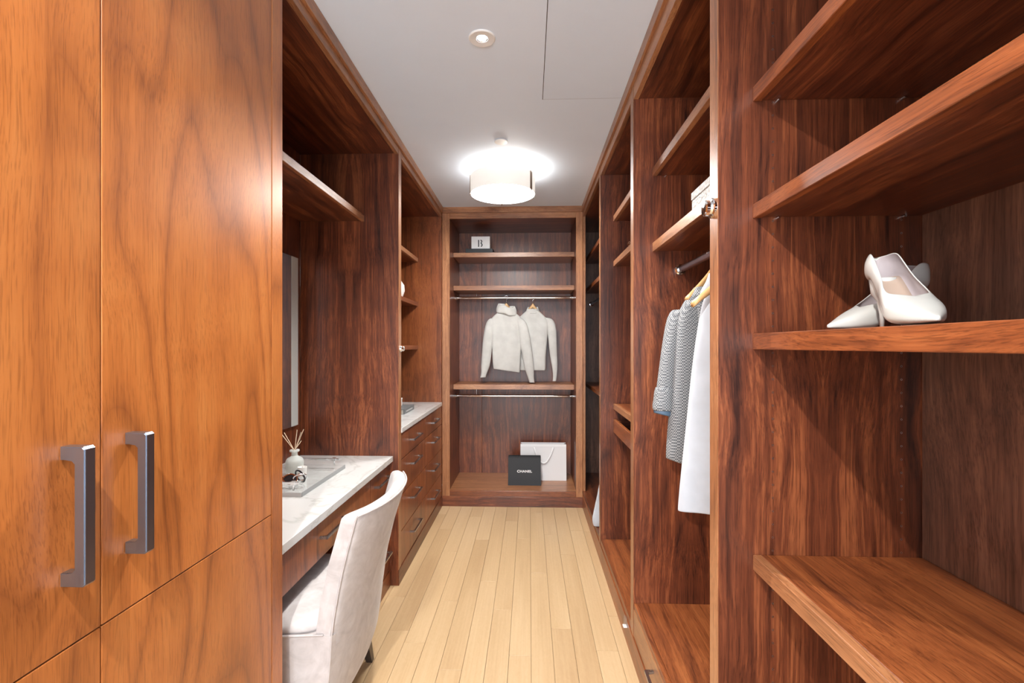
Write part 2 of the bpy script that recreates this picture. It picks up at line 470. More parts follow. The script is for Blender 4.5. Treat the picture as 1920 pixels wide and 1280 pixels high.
# ---- tall wardrobe with doors
tw = thing('tall_wardrobe', (-1.07, .85, 0), 'tall wardrobe with two orange-brown veneer doors above drawers, left foreground', 'wardrobe')
for (a, b) in ((.262, .8405), (.8436, 1.4165)):
    d = box('door', XL - .022, XL, a, b, .9135, 2.540, W('door', 'Z'), tw, bev=.0014, seg=2)
    hy = .7755 if a < .5 else .903
    hh = pull(d, (XL, hy, 1.137), .232, .043, .021, .0155, .022, NICKEL, (math.pi / 2, 0, 0)); hh['label'] = 'brushed nickel vertical bar handle'
    box('drawer', XL - .022, XL, a, b, .094, .9105, W('door', 'Z'), tw, bev=.0014, seg=2)
box('end_panel', XLB, XL, 1.4195, 1.4815, 0, CZ, W('door', 'Z', 'X'), tw, bev=.0016)
box('side_panel', XLB, XL, .20, .259, 0, CZ, W('walnut', 'Z'), tw)
box('header', XL - .022, XL, .262, 1.4165, 2.543, CZ, W('edge', 'Y'), tw)
box('plinth', XL - .04, XL - .018, .262, 1.4165, 0, .091, W('walnut', 'Y'), tw)
box('back_panel', XLB - .018, XLB, .20, 1.4815, 0, CZ, W('walnut', 'Z'), tw)

# ---- vanity alcove
YP0, YP1 = 2.814, 2.872
va = thing('vanity_alcove', (-1.07, 2.15, 0), 'walnut vanity desk alcove with drawers under the marble and one high shelf', 'desk')
box('back_panel', XLB - .018, XLB, 1.4825, YP0 - .001, 0, 2.56, W('walnut', 'Z', 'Y'), va)
box('end_panel', XLB, XL, YP0, YP1, 0, CZ, W('walnut', 'Z', 'X'), va, bev=.0016)
box('edge_strip', XL, XL + .0015, YP0 + .001, YP1 - .001, .093, CZ - .001, W('edge', 'Z'), va, bev=0)
box('soffit', XLB, XL - .022, 1.4825, YP0 - .001, 2.558, 2.585, W('walnut', 'Y', 'X'), va)
box('header', XL - .021, XL, 1.4825, YP0 - .001, 2.552, CZ, W('edge', 'Y'), va)
sh = box('shelf', XLB, -1.0, 1.4825, YP0 - .001, 2.160, 2.192, W('walnut', 'Y', 'X'), va)
box('edge_strip', -.9995, -.98, 1.4825, YP0 - .001, 2.157, 2.194, W('edge', 'Y'), sh)
XD = -.826
def drawer(parent, x, side, y0, y1, z0, z1, hz, mat, hl=.235, handle=True, hmat=None):
    """side +1: faces +X (left run); -1: faces -X (right run)"""
    d = box('drawer', x - (T if side > 0 else 0), x + (0 if side > 0 else T), y0 + .0012, y1 - .0012, z0 + .0012, z1 - .0012, mat, parent, bev=.001)
    if handle:
        h = pull(d, (x, (y0 + y1) / 2, hz), hl, rot=(0, 0, 0 if side > 0 else math.pi), mat=hmat)
        h['label'] = 'dark metal bar pull'
    return d
drawer(va, XD, 1, 1.4835, 2.463, .578, .734, .665, W('front', 'Z'))
drawer(va, XD, 1, 2.466, YP0 - .001, .578, .734, .665, W('front', 'Z'))
drawer(va, XD, 1, 2.466, YP0 - .001, .340, .576, .470, W('front', 'Z'))
drawer(va, XD, 1, 2.466, YP0 - .001, .094, .338, .225, W('front', 'Z'))
box('drawer_box', -1.25, XD - .021, 1.4835, 2.463, .60, .733, W('walnut', 'Y'), va)
box('pedestal', XLB + .002, XD - .021, 2.466, YP0 - .001, 0, .733, W('walnut', 'Z'), va)
box('plinth', XD - .020, XD + .003, 2.466, YP0 - .001, 0, .092, W('front', 'Y'), va)
tag(box('marble_countertop', XLB + .001, -.807, 1.4825, YP0 - .001, .7365, .768, MARBLE, bev=.0018, seg=2), 'white veined marble vanity countertop under the tray, behind the chair', 'countertop')

# ---- dresser
ds = thing('dresser', (-1.07, 3.55, 0), 'walnut dresser with eight drawers and three shallow shelves above its marble top', 'dresser')
YD0, YD1, YM = YP1 + .001, 4.205, 3.540
rows = [(.094, .298, .213), (.300, .514, .434), (.516, .729, .656), (.731, .892, .811)]
for (z0, z1, hz) in rows:
    drawer(ds, XL, 1, YD0, YM, z0, z1, hz, W('front', 'Z'))
    drawer(ds, XL, 1, YM + .001, YD1, z0, z1, hz, W('front', 'Z'))
box('carcass', XLB + .002, XL - .021, YD0, YD1, .02, .892, W('walnut', 'Z'), ds)
box('far_panel', XLB, XL, YD1 + .001, YB - .001, 0, CZ, W('front', 'Z', 'X'), ds)
box('back_panel', XLB - .018, XLB, YD0, YD1, .90, 2.56, W('walnut', 'Z', 'Y'), ds)
box('soffit', XLB, XL - .022, YD0, YD1, 2.558, 2.585, W('walnut', 'Y', 'X'), ds)
box('header', XL - .021, XL, YD0, YD1, 2.552, CZ, W('edge', 'Y'), ds)
for z in (2.158, 1.768, 1.388):
    sh = box('shelf', XLB, -1.005, YD0, YD1, z + .001, z + .033, W('walnut', 'Y'), ds)
    box('edge_strip', -1.0045, -.985, YD0, YD1, z, z + .035, W('edge' if z > 2 else 'front', 'Y'), sh)
tag(box('dresser_marble_top', XLB + .001, XL + .006, YD0, YD1 - .0, .8935, .923, MARBLE, bev=.0018, seg=2), 'white veined marble top on the eight-drawer dresser', 'countertop')

# ================================================================== BACK UNIT
bu = thing('end_wardrobe', (-.15, 4.5, 0), 'open wardrobe closing the end of the closet, with shelves and two chrome rods', 'wardrobe')
bx0, bx1 = -.708, .407
box('stile', XL + .002, bx0, YB, YB + .022, .091, CZ, W('edge', 'Z'), bu)
box('stile', bx1, XR - .001, YB, YB + .022, .091, CZ, W('edge', 'Z'), bu)
box('header', bx0 + .0005, bx1 - .0005, YB, YB + .022, 2.545, CZ, W('edge', 'X'), bu)
box('side_panel', bx0 - .030, bx0 - .004, YB + .0225, YE, .0, 2.585, W('walnut', 'Z', 'Y'), bu)
box('side_panel', bx1 + .006, bx1 + .030, YB + .0225, YE, .0, 2.585, W('walnut', 'Z', 'Y'), bu)
box('back_panel', bx0 - .004, -.482, YE - .0005, YE + .018, .0, 2.585, W('walnut', 'Z'), bu)
box('back_panel', -.4805, bx1 + .006, YE - .0005, YE + .018, .0, 2.585, W('walnut', 'Z', 'X'), bu)
box('soffit', bx0 - .0035, bx1 + .0055, YB + .0225, YE - .001, 2.556, 2.580, W('walnut', 'X'), bu)
box('bottom_shelf', bx0 - .0035, bx1 + .0055, YB + .0225, YE - .001, .110, .138, W('edge', 'X'), bu)
box('front_rail', bx0 + .0005, bx1 - .0005, YB, YB + .022, .091, .138, W('front', 'X'), bu)
for (z0, z1) in ((2.246, 2.288), (1.937, 1.980), (1.013, 1.060)):
    sh = box('shelf', bx0 - .003, bx1 + .005, 4.4805, YE - .0015, z0 + .002, z1 - .0005, W('edge', 'X'), bu)
    box('edge_strip', bx0 - .003, bx1 + .005, 4.460, 4.480, z0, z1, W('edge', 'X'), sh)
for z, zt in ((1.882, 1.937), (.938, 1.013)):
    rd = tube('hanging_rod', [(bx0 - .002, 4.62, z), (bx1 + .004, 4.62, z)], .0125, CHROME, bu, 16)
    lathe('flange', [(.026, 0), (.026, .006), (.017, .010), (.017, .022)], CHROME, rd, (bx0 - .003, 4.62, z), 20, 'X')
    lathe('flange', [(.017, -.022), (.017, -.010), (.026, -.006), (.026, 0)], CHROME, rd, (bx1 + .005, 4.62, z), 20, 'X')
    tube('support', [(-.512, 4.62, z + .010), (-.512, 4.62, zt)], .004, CHROME, rd, 8)

# ================================================================== RIGHT RUN
PA0, PA1, PB0, PB1, PC0, PC1 = 1.206, 1.259, 2.175, 2.232, 3.182, 3.230
SF = .5505
def rshelf(parent, y0, y1, z0, z1, kind='walnut', ek='edge', pins=()):
    sh = box('shelf', SF + .0205, XRB - .001, y0 + .001, y1 - .001, z0 + .003, z1 - .0005, W(kind, 'Y', None), parent)
    box('edge_strip', SF, SF + .020, y0 + .001, y1 - .001, z0, z1, W(ek, 'Y'), sh)
    for (px, py) in pins:
        tube('shelf_pin', [(px, py, z0 + .0005), (px, py - .014, z0 + .0005)], .0032, CHROME, sh, 8)
    return sh
def rbay(name, loc, label, y0, y1, z_soffit, back='back'):
    t = thing(name, loc, label, 'wardrobe')
    box('back_panel', XRB, XRB + .018, y0 + .001, y1 - .001, 0, 2.575, W(back, 'Z', 'Y'), t)
    box('soffit', XR + .022, XRB - .001, y0 + .001, y1 - .001, z_soffit + .004, z_soffit + .03, W('walnut', 'Y', 'X'), t)
    box('header', XR, XR + .0215, y0 + .001, y1 - .001, z_soffit, CZ, W('edge', 'Y'), t)
    return t
# bay nearest the camera, with the shoes
n1 = rbay('shoe_shelf_unit', (.7, .73, 0), 'open walnut shelving in the right foreground holding the white high heels', .25, PA0, 2.530)
box('side_panel', XR, XRB + .018, PA0, PA1, 0, CZ, W('walnut', 'Z', 'X'), n1, bev=.0016)
box('edge_strip', XR - .0015, XR, PA0 + .001, PA1 - .001, .113, CZ - .001, W('edge', 'Z'), n1, bev=0)
box('side_panel', XR, XRB + .018, .20, .249, 0, CZ, W('walnut', 'Z', 'X'), n1)
rshelf(n1, .25, PA0, 2.022, 2.058, 'walnut', 'front', ((.609, PA0), (.907, PA0)))
rshelf(n1, .25, PA0, 1.734, 1.769, 'walnut', 'front', ((.609, PA0), (.907, PA0)))
rshelf(n1, .25, PA0, 1.411, 1.450, 'walnut', 'front')
rshelf(n1, .25, PA0, .868, .905, 'front', 'edge')
box('bottom_shelf', XR + .001, XRB - .001, .251, PA0 - .001, .113, .140, W('front', 'Y'), n1)
bm = bmesh.new()
for hx in (.599, .907):
    z = .20
    while z < 2.5:
        bm_lathe(bm, [(.0026, .0006), (.0026, -.0004), (.0016, -.0004), (.0016, .0006)], 8, (hx, PA0 - .0002, z), 'Y')
        z += .0325
o = link('shelf_pin_sockets', bm_mesh(bm), plain('socket_metal', (.45, .42, .40), .3, 1.0), n1); o['kind'] = 'stuff'

# second bay: jacket, dress, drawer
n2 = rbay('jacket_wardrobe', (.7, 1.72, 0), 'open walnut wardrobe bay where the grey jacket hangs above a low drawer', PA1, PB0, 2.525)
box('side_panel', XR, XRB + .018, PB0, PB1, 0, CZ, W('walnut', 'Z', 'X'), n2, bev=.0016)
box('edge_strip', XR - .0015, XR, PB0 + .001, PB1 - .001, .113, CZ - .001, W('edge', 'Z'), n2, bev=0)
rshelf(n2, PA1, PB0, 2.180, 2.216, pins=((.609, PB0), ))
rshelf(n2, PA1, PB0, 1.841, 1.881)
box('bottom_shelf', XR + .0205, XRB - .001, PA1 + .001, PB0 - .001, .244, .266, W('front', 'Y'), n2)
box('edge_strip', XR + .002, XR + .020, PA1 + .001, PB0 - .001, .240, .264, W('front', 'Y'), n2)
drawer(n2, XR, -1, PA1 + .001, PB0 - .001, .115, .2385, .190, W('edge', 'Y'), hmat=PEWTER)
rd = tube('hanging_rod', [(.673, PA1 + .001, 1.760), (.673, PB0 - .001, 1.760)], .0155, STEELD, n2, 18)
lathe('flange', [(.024, 0), (.024, -.006), (.019, -.010), (.019, -.020)], CHROME, rd, (.673, PB0 - .001, 1.760), 20, 'Y')
lathe('flange', [(.019, .020), (.019, .010), (.024, .006), (.024, 0)], CHROME, rd, (.673, PA1 + .001, 1.760), 20, 'Y')

# third bay
n3 = rbay('tray_wardrobe', (.7, 2.70, 0), 'open walnut wardrobe bay with a shallow pull-out tray under its low shelf', PB1, PC0, 2.540)
box('side_panel', XR, XRB + .018, PC0, PC1, 0, CZ, W('walnut', 'Z', 'X'), n3, bev=.0016)
box('edge_strip', XR - .0015, XR, PC0 + .001, PC1 - .001, .113, CZ - .001, W('edge', 'Z'), n3, bev=0)
rshelf(n3, PB1, PC0, 2.238, 2.274); rshelf(n3, PB1, PC0, 1.940, 1.976)
rshelf(n3, PB1, PC0, 1.004, 1.040, 'front')
dt = box('pullout_tray', SF + .0185, XRB - .02, PB1 + .012, PC0 - .012, .862, .880, W('walnut', 'Y'), n3)
box('tray_front', SF + .0, SF + .018, PB1 + .004, PC0 - .004, .852, .938, W('front', 'Y'), dt)
box('tray_side', SF + .0185, XRB - .02, PB1 + .012, PB1 + .024, .881, .928, W('walnut', 'X'), dt)
box('tray_side', SF + .0185, XRB - .02, PC0 - .024, PC0 - .012, .881, .928, W('walnut', 'X'), dt)
box('bottom_shelf', XR + .001, XRB - .001, PB1 + .001, PC0 - .001, .113, .148, W('front', 'Y'), n3)
rd = tube('hanging_rod', [(.69, PB1 + .001, 1.858), (.69, PC0 - .001, 1.858)], .0135, STEELD, n3, 16)
lathe('flange', [(.024, 0), (.024, -.006), (.017, -.010), (.017, -.020)], CHROME, rd, (.69, PC0 - .001, 1.858), 20, 'Y')

# fourth bay, in the dark corner
n4 = rbay('corner_wardrobe', (.7, 3.9, 0), 'dark narrow corner wardrobe bay farthest along the right side', PC1, YE, 2.552)
box('stile', XR + .001, XR + .022, YB - .012, YB + .06, .149, 2.551, W('edge', 'Z'), n4)
box('end_panel', XR + .023, XRB - .001, YE + .001, YE + .018, 0, 2.57, W('back', 'Z'), n4)
rshelf(n4, PC1, YE, 2.238, 2.274, 'walnut', 'front'); rshelf(n4, PC1, YE, 1.940, 1.976, 'walnut', 'front')
rshelf(n4, PC1, YE, 1.022, 1.056, 'walnut', 'front')
box('bottom_shelf', XR + .001, XRB - .001, PC1 + .001, YE - .001, .113, .148, W('walnut', 'Y'), n4)
rd = tube('hanging_rod', [(.615, PC1 + .001, 1.835), (.615, YE - .001, 1.835)], .0135, STEELD, n4, 16)
lathe('flange', [(.024, 0), (.024, -.006), (.017, -.010), (.017, -.020)], CHROME, rd, (.615, YE - .001, 1.835), 20, 'Y')
rd = tube('hanging_rod', [(.69, PC1 + .001, .945), (.69, YE - .001, .945)], .0135, STEELD, n4, 16)

# ================================================================== CEILING FITTINGS
dl_xy = [(-.189, 1.905), (-.40, -.12), (-.19, -1.2)]  # last one is not seen; it is added for its light
for i, (x, y) in enumerate(dl_xy):
    t = thing('downlight', (x, y, ZC), ('round recessed downlight in the ceiling near the access panel seam', 'recessed downlight in the ceiling above the tall wardrobe doors',
              'unseen ceiling downlight added behind the camera for its light')[i], 'downlight', 'recessed downlights')
    lathe('trim_ring', [(.022, -.0005), (.024, -.004), (.050, -.006), (.053, -.003), (.053, 0)], WHITEPL, t, (x, y, ZC), 40, cap=False)
    lathe('reflector', [(.019, -.0012), (.0225, -.0035)], CHROME, t, (x, y, ZC), 32, cap=False)
    lathe('lamp', [(.0185, -.0022), (.012, -.0036), (.0005, -.0042)], BULB, t, (x, y, ZC), 24)
    l = add_light('downlight_beam', 'SPOT', (x, y, ZC - .010), (88, 135, 40)[i], (1.0, .965, .92), spot_size=math.radians((118, 155, 140)[i]), spot_blend=(.65, .4, .7)[i], shadow_soft_size=.022)
    l.parent = t; l.location = (0, 0, -.012)
# drum fixture
dx, dy = -.186, 3.33; zb, zt = 2.470, 2.592; R = .224
t = thing('drum_ceiling_light', (dx, dy, ZC), 'lit white drum ceiling light with bronze clips near the end wardrobe', 'ceiling light')
lathe('ceiling_plate', [(.075, 0), (.075, -.018), (.060, -.024)], CHROME, t, (dx, dy, ZC), 32)
lathe('stem', [(.012, -.020), (.012, -.10)], CHROME, t, (dx, dy, ZC), 16)
bm = bmesh.new(); bm_lathe(bm, [(R, zb), (R, zt), (R - .003, zt), (R - .003, zb)], 64, cap=False)
bm.verts.ensure_lookup_table()
o = link('shade', bm_mesh(bm), SHADE, t, (dx, dy, 0), True); autosmooth(o.data)
lathe('diffuser', [(R - .004, zb + .004), (R - .004, zb + .0015), (R - .006, zb), (.001, zb - .002)], DIFF, t, (dx, dy, 0), 64)
lathe('glow_stop_plate', [(.001, zb + .010), (R - .005, zb + .010), (R - .005, zb + .007), (.001, zb + .007)], WHITEPL, t, (dx, dy, 0), 64)  # hidden disc added to keep the diffuser from lighting the ceiling
for a in (math.radians(-172), math.radians(-30), math.radians(95)):
    bm = bmesh.new(); bm_box(bm, R + .0005, R + .0045, -.011, .011, zb - .002, zt + .002, .0006)
    bm_box(bm, R - .030, R + .0045, -.006, .006, zb - .0075, zb - .0035, .0006)
    o = link('clip', bm_mesh(bm), BRONZE, t, (dx, dy, 0)); o.rotation_euler = (0, 0, a)
lathe('finial', [(.0005, -.018), (.005, -.016), (.006, -.010), (.003, -.006), (.008, -.002)], CHROME, t, (dx, dy, zb), 12)
l = add_light('drum_bulb', 'POINT', (dx, dy, 2.53), 7, (1.0, .93, .84), shadow_soft_size=.05)
l.parent = t; l.location = (0.06, 0, 2.565 - ZC)
lathe('smoke_cover', [(.040, -.004), (.040, -.0085), (.0385, -.010)], WHITEPL, tag(thing('ceiling_disc', (-.170, 2.865, ZC), 'small flat white cover disc on the ceiling before the drum light', 'ceiling disc'), 'small flat white cover disc on the ceiling before the drum light', 'ceiling disc'), (-.170, 2.865, ZC), 32)
lathe('disc_neck', [(.030, 0), (.030, -.0042)], BLACKM, [o for o in COL.objects if o.name == 'ceiling_disc'][0], (-.170, 2.865, ZC), 24)

# ================================================================== CHAIR
def chair():
    t = thing('vanity_chair', (-.93, 1.85, 0), 'pale suede upholstered chair with curved back pushed up to the vanity', 'chair')
    cy = 1.85; hw = .290
    def lerp(a, b, k): return a + (b - a) * k
    def interp(tab, z):
        for (z0, v0), (z1, v1) in zip(tab, tab[1:]):
            if z <= z1: return lerp(v0, v1, max(0, (z - z0) / (z1 - z0)))
        return tab[-1][1]
    xo_tab = [(.10, -.705), (.20, -.678), (.32, -.662), (.45, -.652), (.55, -.640), (.70, -.610), (.86, -.567)]
    bulge_tab = [(.10, .020), (.30, .035), (.86, .066)]
    hw_tab = [(.10, .262), (.20, .280), (.45, .290), (.86, .287)]
    top = .862
    # backrest: outer sheet / inner sheet, from seat level up; lower outer skirt continues to the base
    def xo(u, z): return interp(xo_tab, z) + interp(bulge_tab, z) * (1 - abs(u) ** 2.2)
    N = 22
    us = [-1 + 2 * i / N for i in range(N + 1)]
    rings = []
    def ring(z, th, inset=0.0):
        h = interp(hw_tab, z) - inset
        outer = [(xo(u, z) - inset, cy + u * h, z) for u in us]
        # soft outer corners
        outer[0] = (outer[0][0] - .008, outer[0][1] + .001, z); outer[-1] = (outer[-1][0] - .008, outer[-1][1] - .001, z)
        inner = [(xo(u, z) - th + inset * 1.2, cy + u * (h - .004), z) for u in reversed(us)]
        return outer + inner
    zs = [.42, .47, .50, .56, .63, .70, .77, .83, .848]
    for z in zs: rings.append(ring(z, interp([(.42, .058), (.86, .052)], z)))
    rings.append(ring(.858, .050, .004)); rings.append(ring(.864, .046, .012))
    me = stack(rings); o = link('backrest', me, SUEDE, t, (0, 0, 0), True); autosmooth(o.data, 60)
    # base (upholstered seat box) with rounded front
    def base_ring(z, inset=0.0, xf=-1.215):
        h = interp(hw_tab, z) - inset
        pts = [(xo(u, z) - .001 - inset, cy + u * h, z) for u in us]
        front = []
        for i in range(N + 1):
            u = 1 - 2 * i / N
            front.append((xf + inset + .05 * abs(u) ** 3, cy + u * (h - .004), z))
        return pts + front
    rings = [base_ring(.125, .02), base_ring(.128, .006), base_ring(.15), base_ring(.20), base_ring(.28), base_ring(.36), base_ring(.42), base_ring(.462)]
    o = link('seat_base', stack(rings), SUEDE, t, (0, 0, 0), True); autosmooth(o.data, 60)
    # seat cushion: low dome
    rings = []
    for z, ins in ((.463, .004), (.474, .0), (.486, .012), (.496, .045), (.502, .10), (.504, .16)):
        h = .288 - ins
        pts = []
        for i in range(40):
            a = 2 * math.pi * i / 40
            ca, sa = math.cos(a), math.sin(a)
            e = .28
            X = math.copysign(abs(ca) ** e, ca); Y = math.copysign(abs(sa) ** e, sa)
            pts.append((-.9475 + X * (.262 - ins), cy + Y * h, z))
        rings.append(pts)
    o = link('seat_cushion', stack(rings), SUEDE, t, (0, 0, 0), True)
    # piping
    z = .466
    pts = [(xo(-1, z) - .03 - .02 * k, cy - interp(hw_tab, z) - .001, z - .001 * k) for k in range(0, 26)]
    tube('piping', pts, .0035, SUEDE, t, 6)
    pts = [(xo(u, .858) + .000, cy + u * .287, .856) for u in us]
    tube('piping', pts, .0030, SUEDE, t, 6)
    pts = [(xo(-1, z) - .003, cy - interp(hw_tab, z) + .002, z) for z in (.13, .2, .28, .36, .45, .52, .6, .68, .76, .82, .855)]
    tube('piping', pts, .0030, SUEDE, t, 6)
    for (lx, ly, sx, sy) in ((-.730, 2.085, .012, .055), (-.730, 1.615, .012, -.045), (-1.16, 2.08, -.01, .02), (-1.16, 1.62, -.01, -.02)):
        rings = []
        for k in range(5):
            f = k / 4; s_ = .024 - .011 * f
            cx_, cy_ = lx + sx * f, ly + sy * f; z = .145 * (1 - f)
            rings.append([(cx_ - s_, cy_ - s_, z), (cx_ + s_, cy_ - s_, z), (cx_ + s_, cy_ + s_, z), (cx_ - s_, cy_ + s_, z)])
        link('leg', stack(rings), LEGW, t, (0, 0, 0))
    # parts were laid out in room coordinates
    return t
chair()

# ================================================================== VANITY ITEMS
mt = thing('wall_mirror', (XLB + .01, 2.15, .96), 'frameless wall mirror with frosted border above the vanity', 'mirror')
box('backing', XLB + .0005, XLB + .012, 1.62, 2.74, .972, 1.918, WHITEPL, mt)
box('mirror_glass', XLB + .0125, XLB + .018, 1.555, 2.672, .960, 1.930, MIRROR, mt, bev=.0008)
box('frosted_border', XLB + .0125, XLB + .018, 2.6725, 2.752, .960, 1.930, FROSTM, mt, bev=.0008)

ZT = .768
ty = thing('vanity_tray', (-1.15, 2.27, ZT), 'clear acrylic tray with chrome bar handles on the marble vanity', 'tray')
box('tray_slab', -1.31, -.983, 2.035, 2.520, ZT + .0004, ZT + .020, ACRYL, ty, bev=.0015, seg=2)
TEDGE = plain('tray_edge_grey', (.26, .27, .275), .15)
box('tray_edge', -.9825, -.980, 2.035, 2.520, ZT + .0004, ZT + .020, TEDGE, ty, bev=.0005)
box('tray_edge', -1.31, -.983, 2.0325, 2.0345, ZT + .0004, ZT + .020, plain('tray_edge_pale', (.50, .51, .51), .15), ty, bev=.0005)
for y in (2.062, 2.500):
    hd = box('handle', -1.285, -1.008, y - .004, y + .004, ZT + .047, ZT + .057, CHROME, ty, bev=.001)
    hd['label'] = 'chrome and acrylic bar handle'
    for x in (-1.265, -1.032):
        tube('post', [(x, y, ZT + .020), (x, y, ZT + .047)], .0045, CHROME, hd, 10)
        box('collar', x - .010, x + .010, y - .008, y + .008, ZT + .044, ZT + .060, CHROME, hd, bev=.001)
    box('end_cap', -1.0078, -.992, y - .0065, y + .0065, ZT + .0455, ZT + .0585, ACRYL, hd, bev=.001)
ZS = ZT + .0205
db = thing('reed_diffuser', (-1.165, 2.34, ZS), 'frosted glass reed diffuser bottle with pale sticks on the vanity tray', 'diffuser')
lathe('bottle', [(.001, 0), (.036, 0), (.0405, .004), (.042, .012), (.042, .056), (.040, .066), (.033, .076), (.020, .083), (.0145, .088), (.0135, .104), (.0135, .106), (.0225, .108), (.0235, .112), (.0225, .116), (.011, .1165), (.0105, .09), (.018, .080), (.036, .062), (.038, .012), (.001, .006)], FROST, db, (-1.165, 2.34, ZS), 40, cap=False)
lathe('oil', [(.001, .0065), (.037, .012), (.037, .044), (.001, .044)], mk_clear('diffuser_oil', (.92, .86, .80), .3, (.8, .74, .68)), db, (-1.165, 2.34, ZS), 32)
for (ex, ey, ez) in ((-.068, .03, .195), (-.058, -.02, .200), (-.002, .03, .210), (.036, .02, .214), (.042, .0, .210), (.045, -.025, .208), (.020, .03, .155)):
    bx_, by_ = ex * .09, ey * .09
    tube('reed', [(-1.165 - bx_ * 2.2, 2.34 - by_ * 2, ZS + .014), (-1.165 + bx_, 2.34 + by_, ZS + .118), (-1.165 + ex, 2.34 + ey, ZS + ez)], .0017, REED, db, 6)
cd = thing('candle', (-1.100, 2.285, ZS), 'small white votive candle beside the diffuser bottle', 'candle')
lathe('cup', [(.001, 0), (.0175, 0), (.019, .003), (.0215, .046), (.0198, .046), (.018, .040), (.001, .039)], CERAM, cd, (-1.100, 2.285, ZS), 32, cap=False)
tube('wick', [(-1.100, 2.285, ZS + .038), (-1.099, 2.285, ZS + .047)], .001, INK, cd, 6)
# folded sunglasses
sg = thing('sunglasses', (-1.10, 2.15, ZS), 'tortoiseshell sunglasses lying on the vanity tray', 'sunglasses')
for s_ in (-1, 1):
    cx_ = -1.125 + s_ * .034
    pts = [(cx_ + .029 * math.cos(a) * (1 + .15 * math.cos(2 * a)), 2.140 + .008 * math.sin(a) + .01, ZS + .024 + .021 * math.sin(a)) for a in [2 * math.pi * k / 20 for k in range(21)]]
    tube('rim', pts, .0030, TORTO, sg, 6)
    bm = bmesh.new(); vv = [bm.verts.new(Vector(p) - Vector(pts[0])) for p in pts[:-1]]; bm.faces.new(vv)
    r = bmesh.ops.extrude_face_region(bm, geom=bm.faces[:]); bmesh.ops.translate(bm, verts=[v for v in r['geom'] if isinstance(v, bmesh.types.BMVert)], vec=(0, .0015, 0))
    link('lens', bm_mesh(bm), LENS, sg, pts[0])
    tube('temple', [(cx_ + s_ * .031, 2.150, ZS + .036), (cx_ + s_ * .028, 2.20, ZS + .030), (cx_ + s_ * .012, 2.255, ZS + .006), (cx_ + s_ * .008, 2.27, ZS + .003)], [.003, .003, .0025, .0025], TORTO, sg, 6)
tube('bridge', [(-1.132, 2.150, ZS + .030), (-1.125, 2.149, ZS + .034), (-1.118, 2.150, ZS + .030)], .0026, TORTO, sg, 6)
# bracelet watch
wt = thing('bangle', (-1.052, 2.16, ZS), 'shiny black and silver cuff bangle standing on the vanity tray', 'bracelet')
for i, (tilt, rr) in enumerate(((.35, .030), (.75, .028))):
    pts = []
    for k in range(25):
        a = 2 * math.pi * k / 24
        p = Vector((rr * math.cos(a), 0, rr * math.sin(a))); p.rotate(Matrix.Rotation(tilt, 3, 'X')); p.rotate(Matrix.Rotation(.5 * (i * 2 - 1), 3, 'Z'))
        pts.append((-1.052 + p.x + .006 * i, 2.165 + p.y - .012 * i, ZS + .0335 + p.z - .003 * i))
    tube('band', pts, .0038, (LENS, CHROME)[i], wt, 8)

# ================================================================== DRESSER ITEMS
ZDT = .923
bk = thing('grey_book', (-1.0, 3.56, ZDT), 'dark grey hardback book lying on the dresser marble under a white box', 'book')
box('cover', -1.15, -.905, 3.44, 3.735, ZDT, ZDT + .003, GREYB, bk, bev=.0005)
box('pages', -1.145, -.912, 3.445, 3.730, ZDT + .003, ZDT + .033, PAPERE, bk, bev=.0005)
box('cover', -1.15, -.905, 3.44, 3.735, ZDT + .033, ZDT + .036, GREYB, bk, bev=.0005)
box('spine', -.9115, -.905, 3.44, 3.735, ZDT + .0031, ZDT + .0329, GREYB, bk, bev=.0005)
box('spine_print', -.9049, -.9045, 3.49, 3.68, ZDT + .012, ZDT + .022, plain('grey_print', (.45, .45, .45), .6), bk, bev=0)
wb = thing('white_box', (-1.06, 3.58, ZDT + .036), 'small white lidded box on top of the grey book, dresser', 'box')
box('body', -1.14, -.985, 3.47, 3.68, ZDT + .0365, ZDT + .082, WHITEC, wb); box('lid', -1.142, -.983, 3.468, 3.682, ZDT + .0825, ZDT + .096, WHITEC, wb)
vz = thing('white_vase', (-1.095, 3.92, 1.8035), 'white ceramic vase on the middle shelf above the dresser, mostly hidden', 'vase')
lathe('body', [(.001, 0), (.035, 0), (.050, .02), (.066, .07), (.062, .115), (.038, .150), (.024, .165), (.028, .185), (.024, .185), (.020, .165), (.001, .16)], CERAM, vz, (-1.095, 3.92, 1.8035), 36, cap=False)
lathe('foot', [(.040, -.0002), (.042, .006), (.036, .010)], CERAM, vz, (-1.095, 3.92, 1.8035), 32)

# valet knobs
def valet(loc, side, r, label):
    t = thing('valet_knob', loc, label, 'valet rod', 'chrome valet rods')
    s_ = side
    lathe('base_ring', [(r, 0), (r, s_ * .006), (r * .9, s_ * .009)], CHROME, t, loc, 28, 'X')
    lathe('knob', [(r * .62, s_ * .0085), (r * .62, s_ * .012), (r * .78, s_ * .014), (r * .78, s_ * .022), (r * .66, s_ * .025), (.001, s_ * .026)], CHROME, t, loc, 28, 'X')
valet((XR - .0013, 1.2335, 1.768), -1, .0255, 'chrome round valet knob on the cabinet edge beside the white box shelf')
valet((XL + .0013, 2.848, 1.402), 1, .0185, 'small chrome valet knob on the divider edge between vanity and dresser')
pc = thing('plastic_catch', (XR - .006, 2.315, .098), 'tiny clear plastic catch at the foot of the tray wardrobe', 'catch')
box('block', XR - .0165, XR - .0042, 2.298, 2.322, .086, .128, ACRYL, pc, bev=.002, seg=2); box('foot', XR - .0215, XR - .0042, 2.298, 2.322, .080, .0855, WHITEPL, pc, bev=.001)

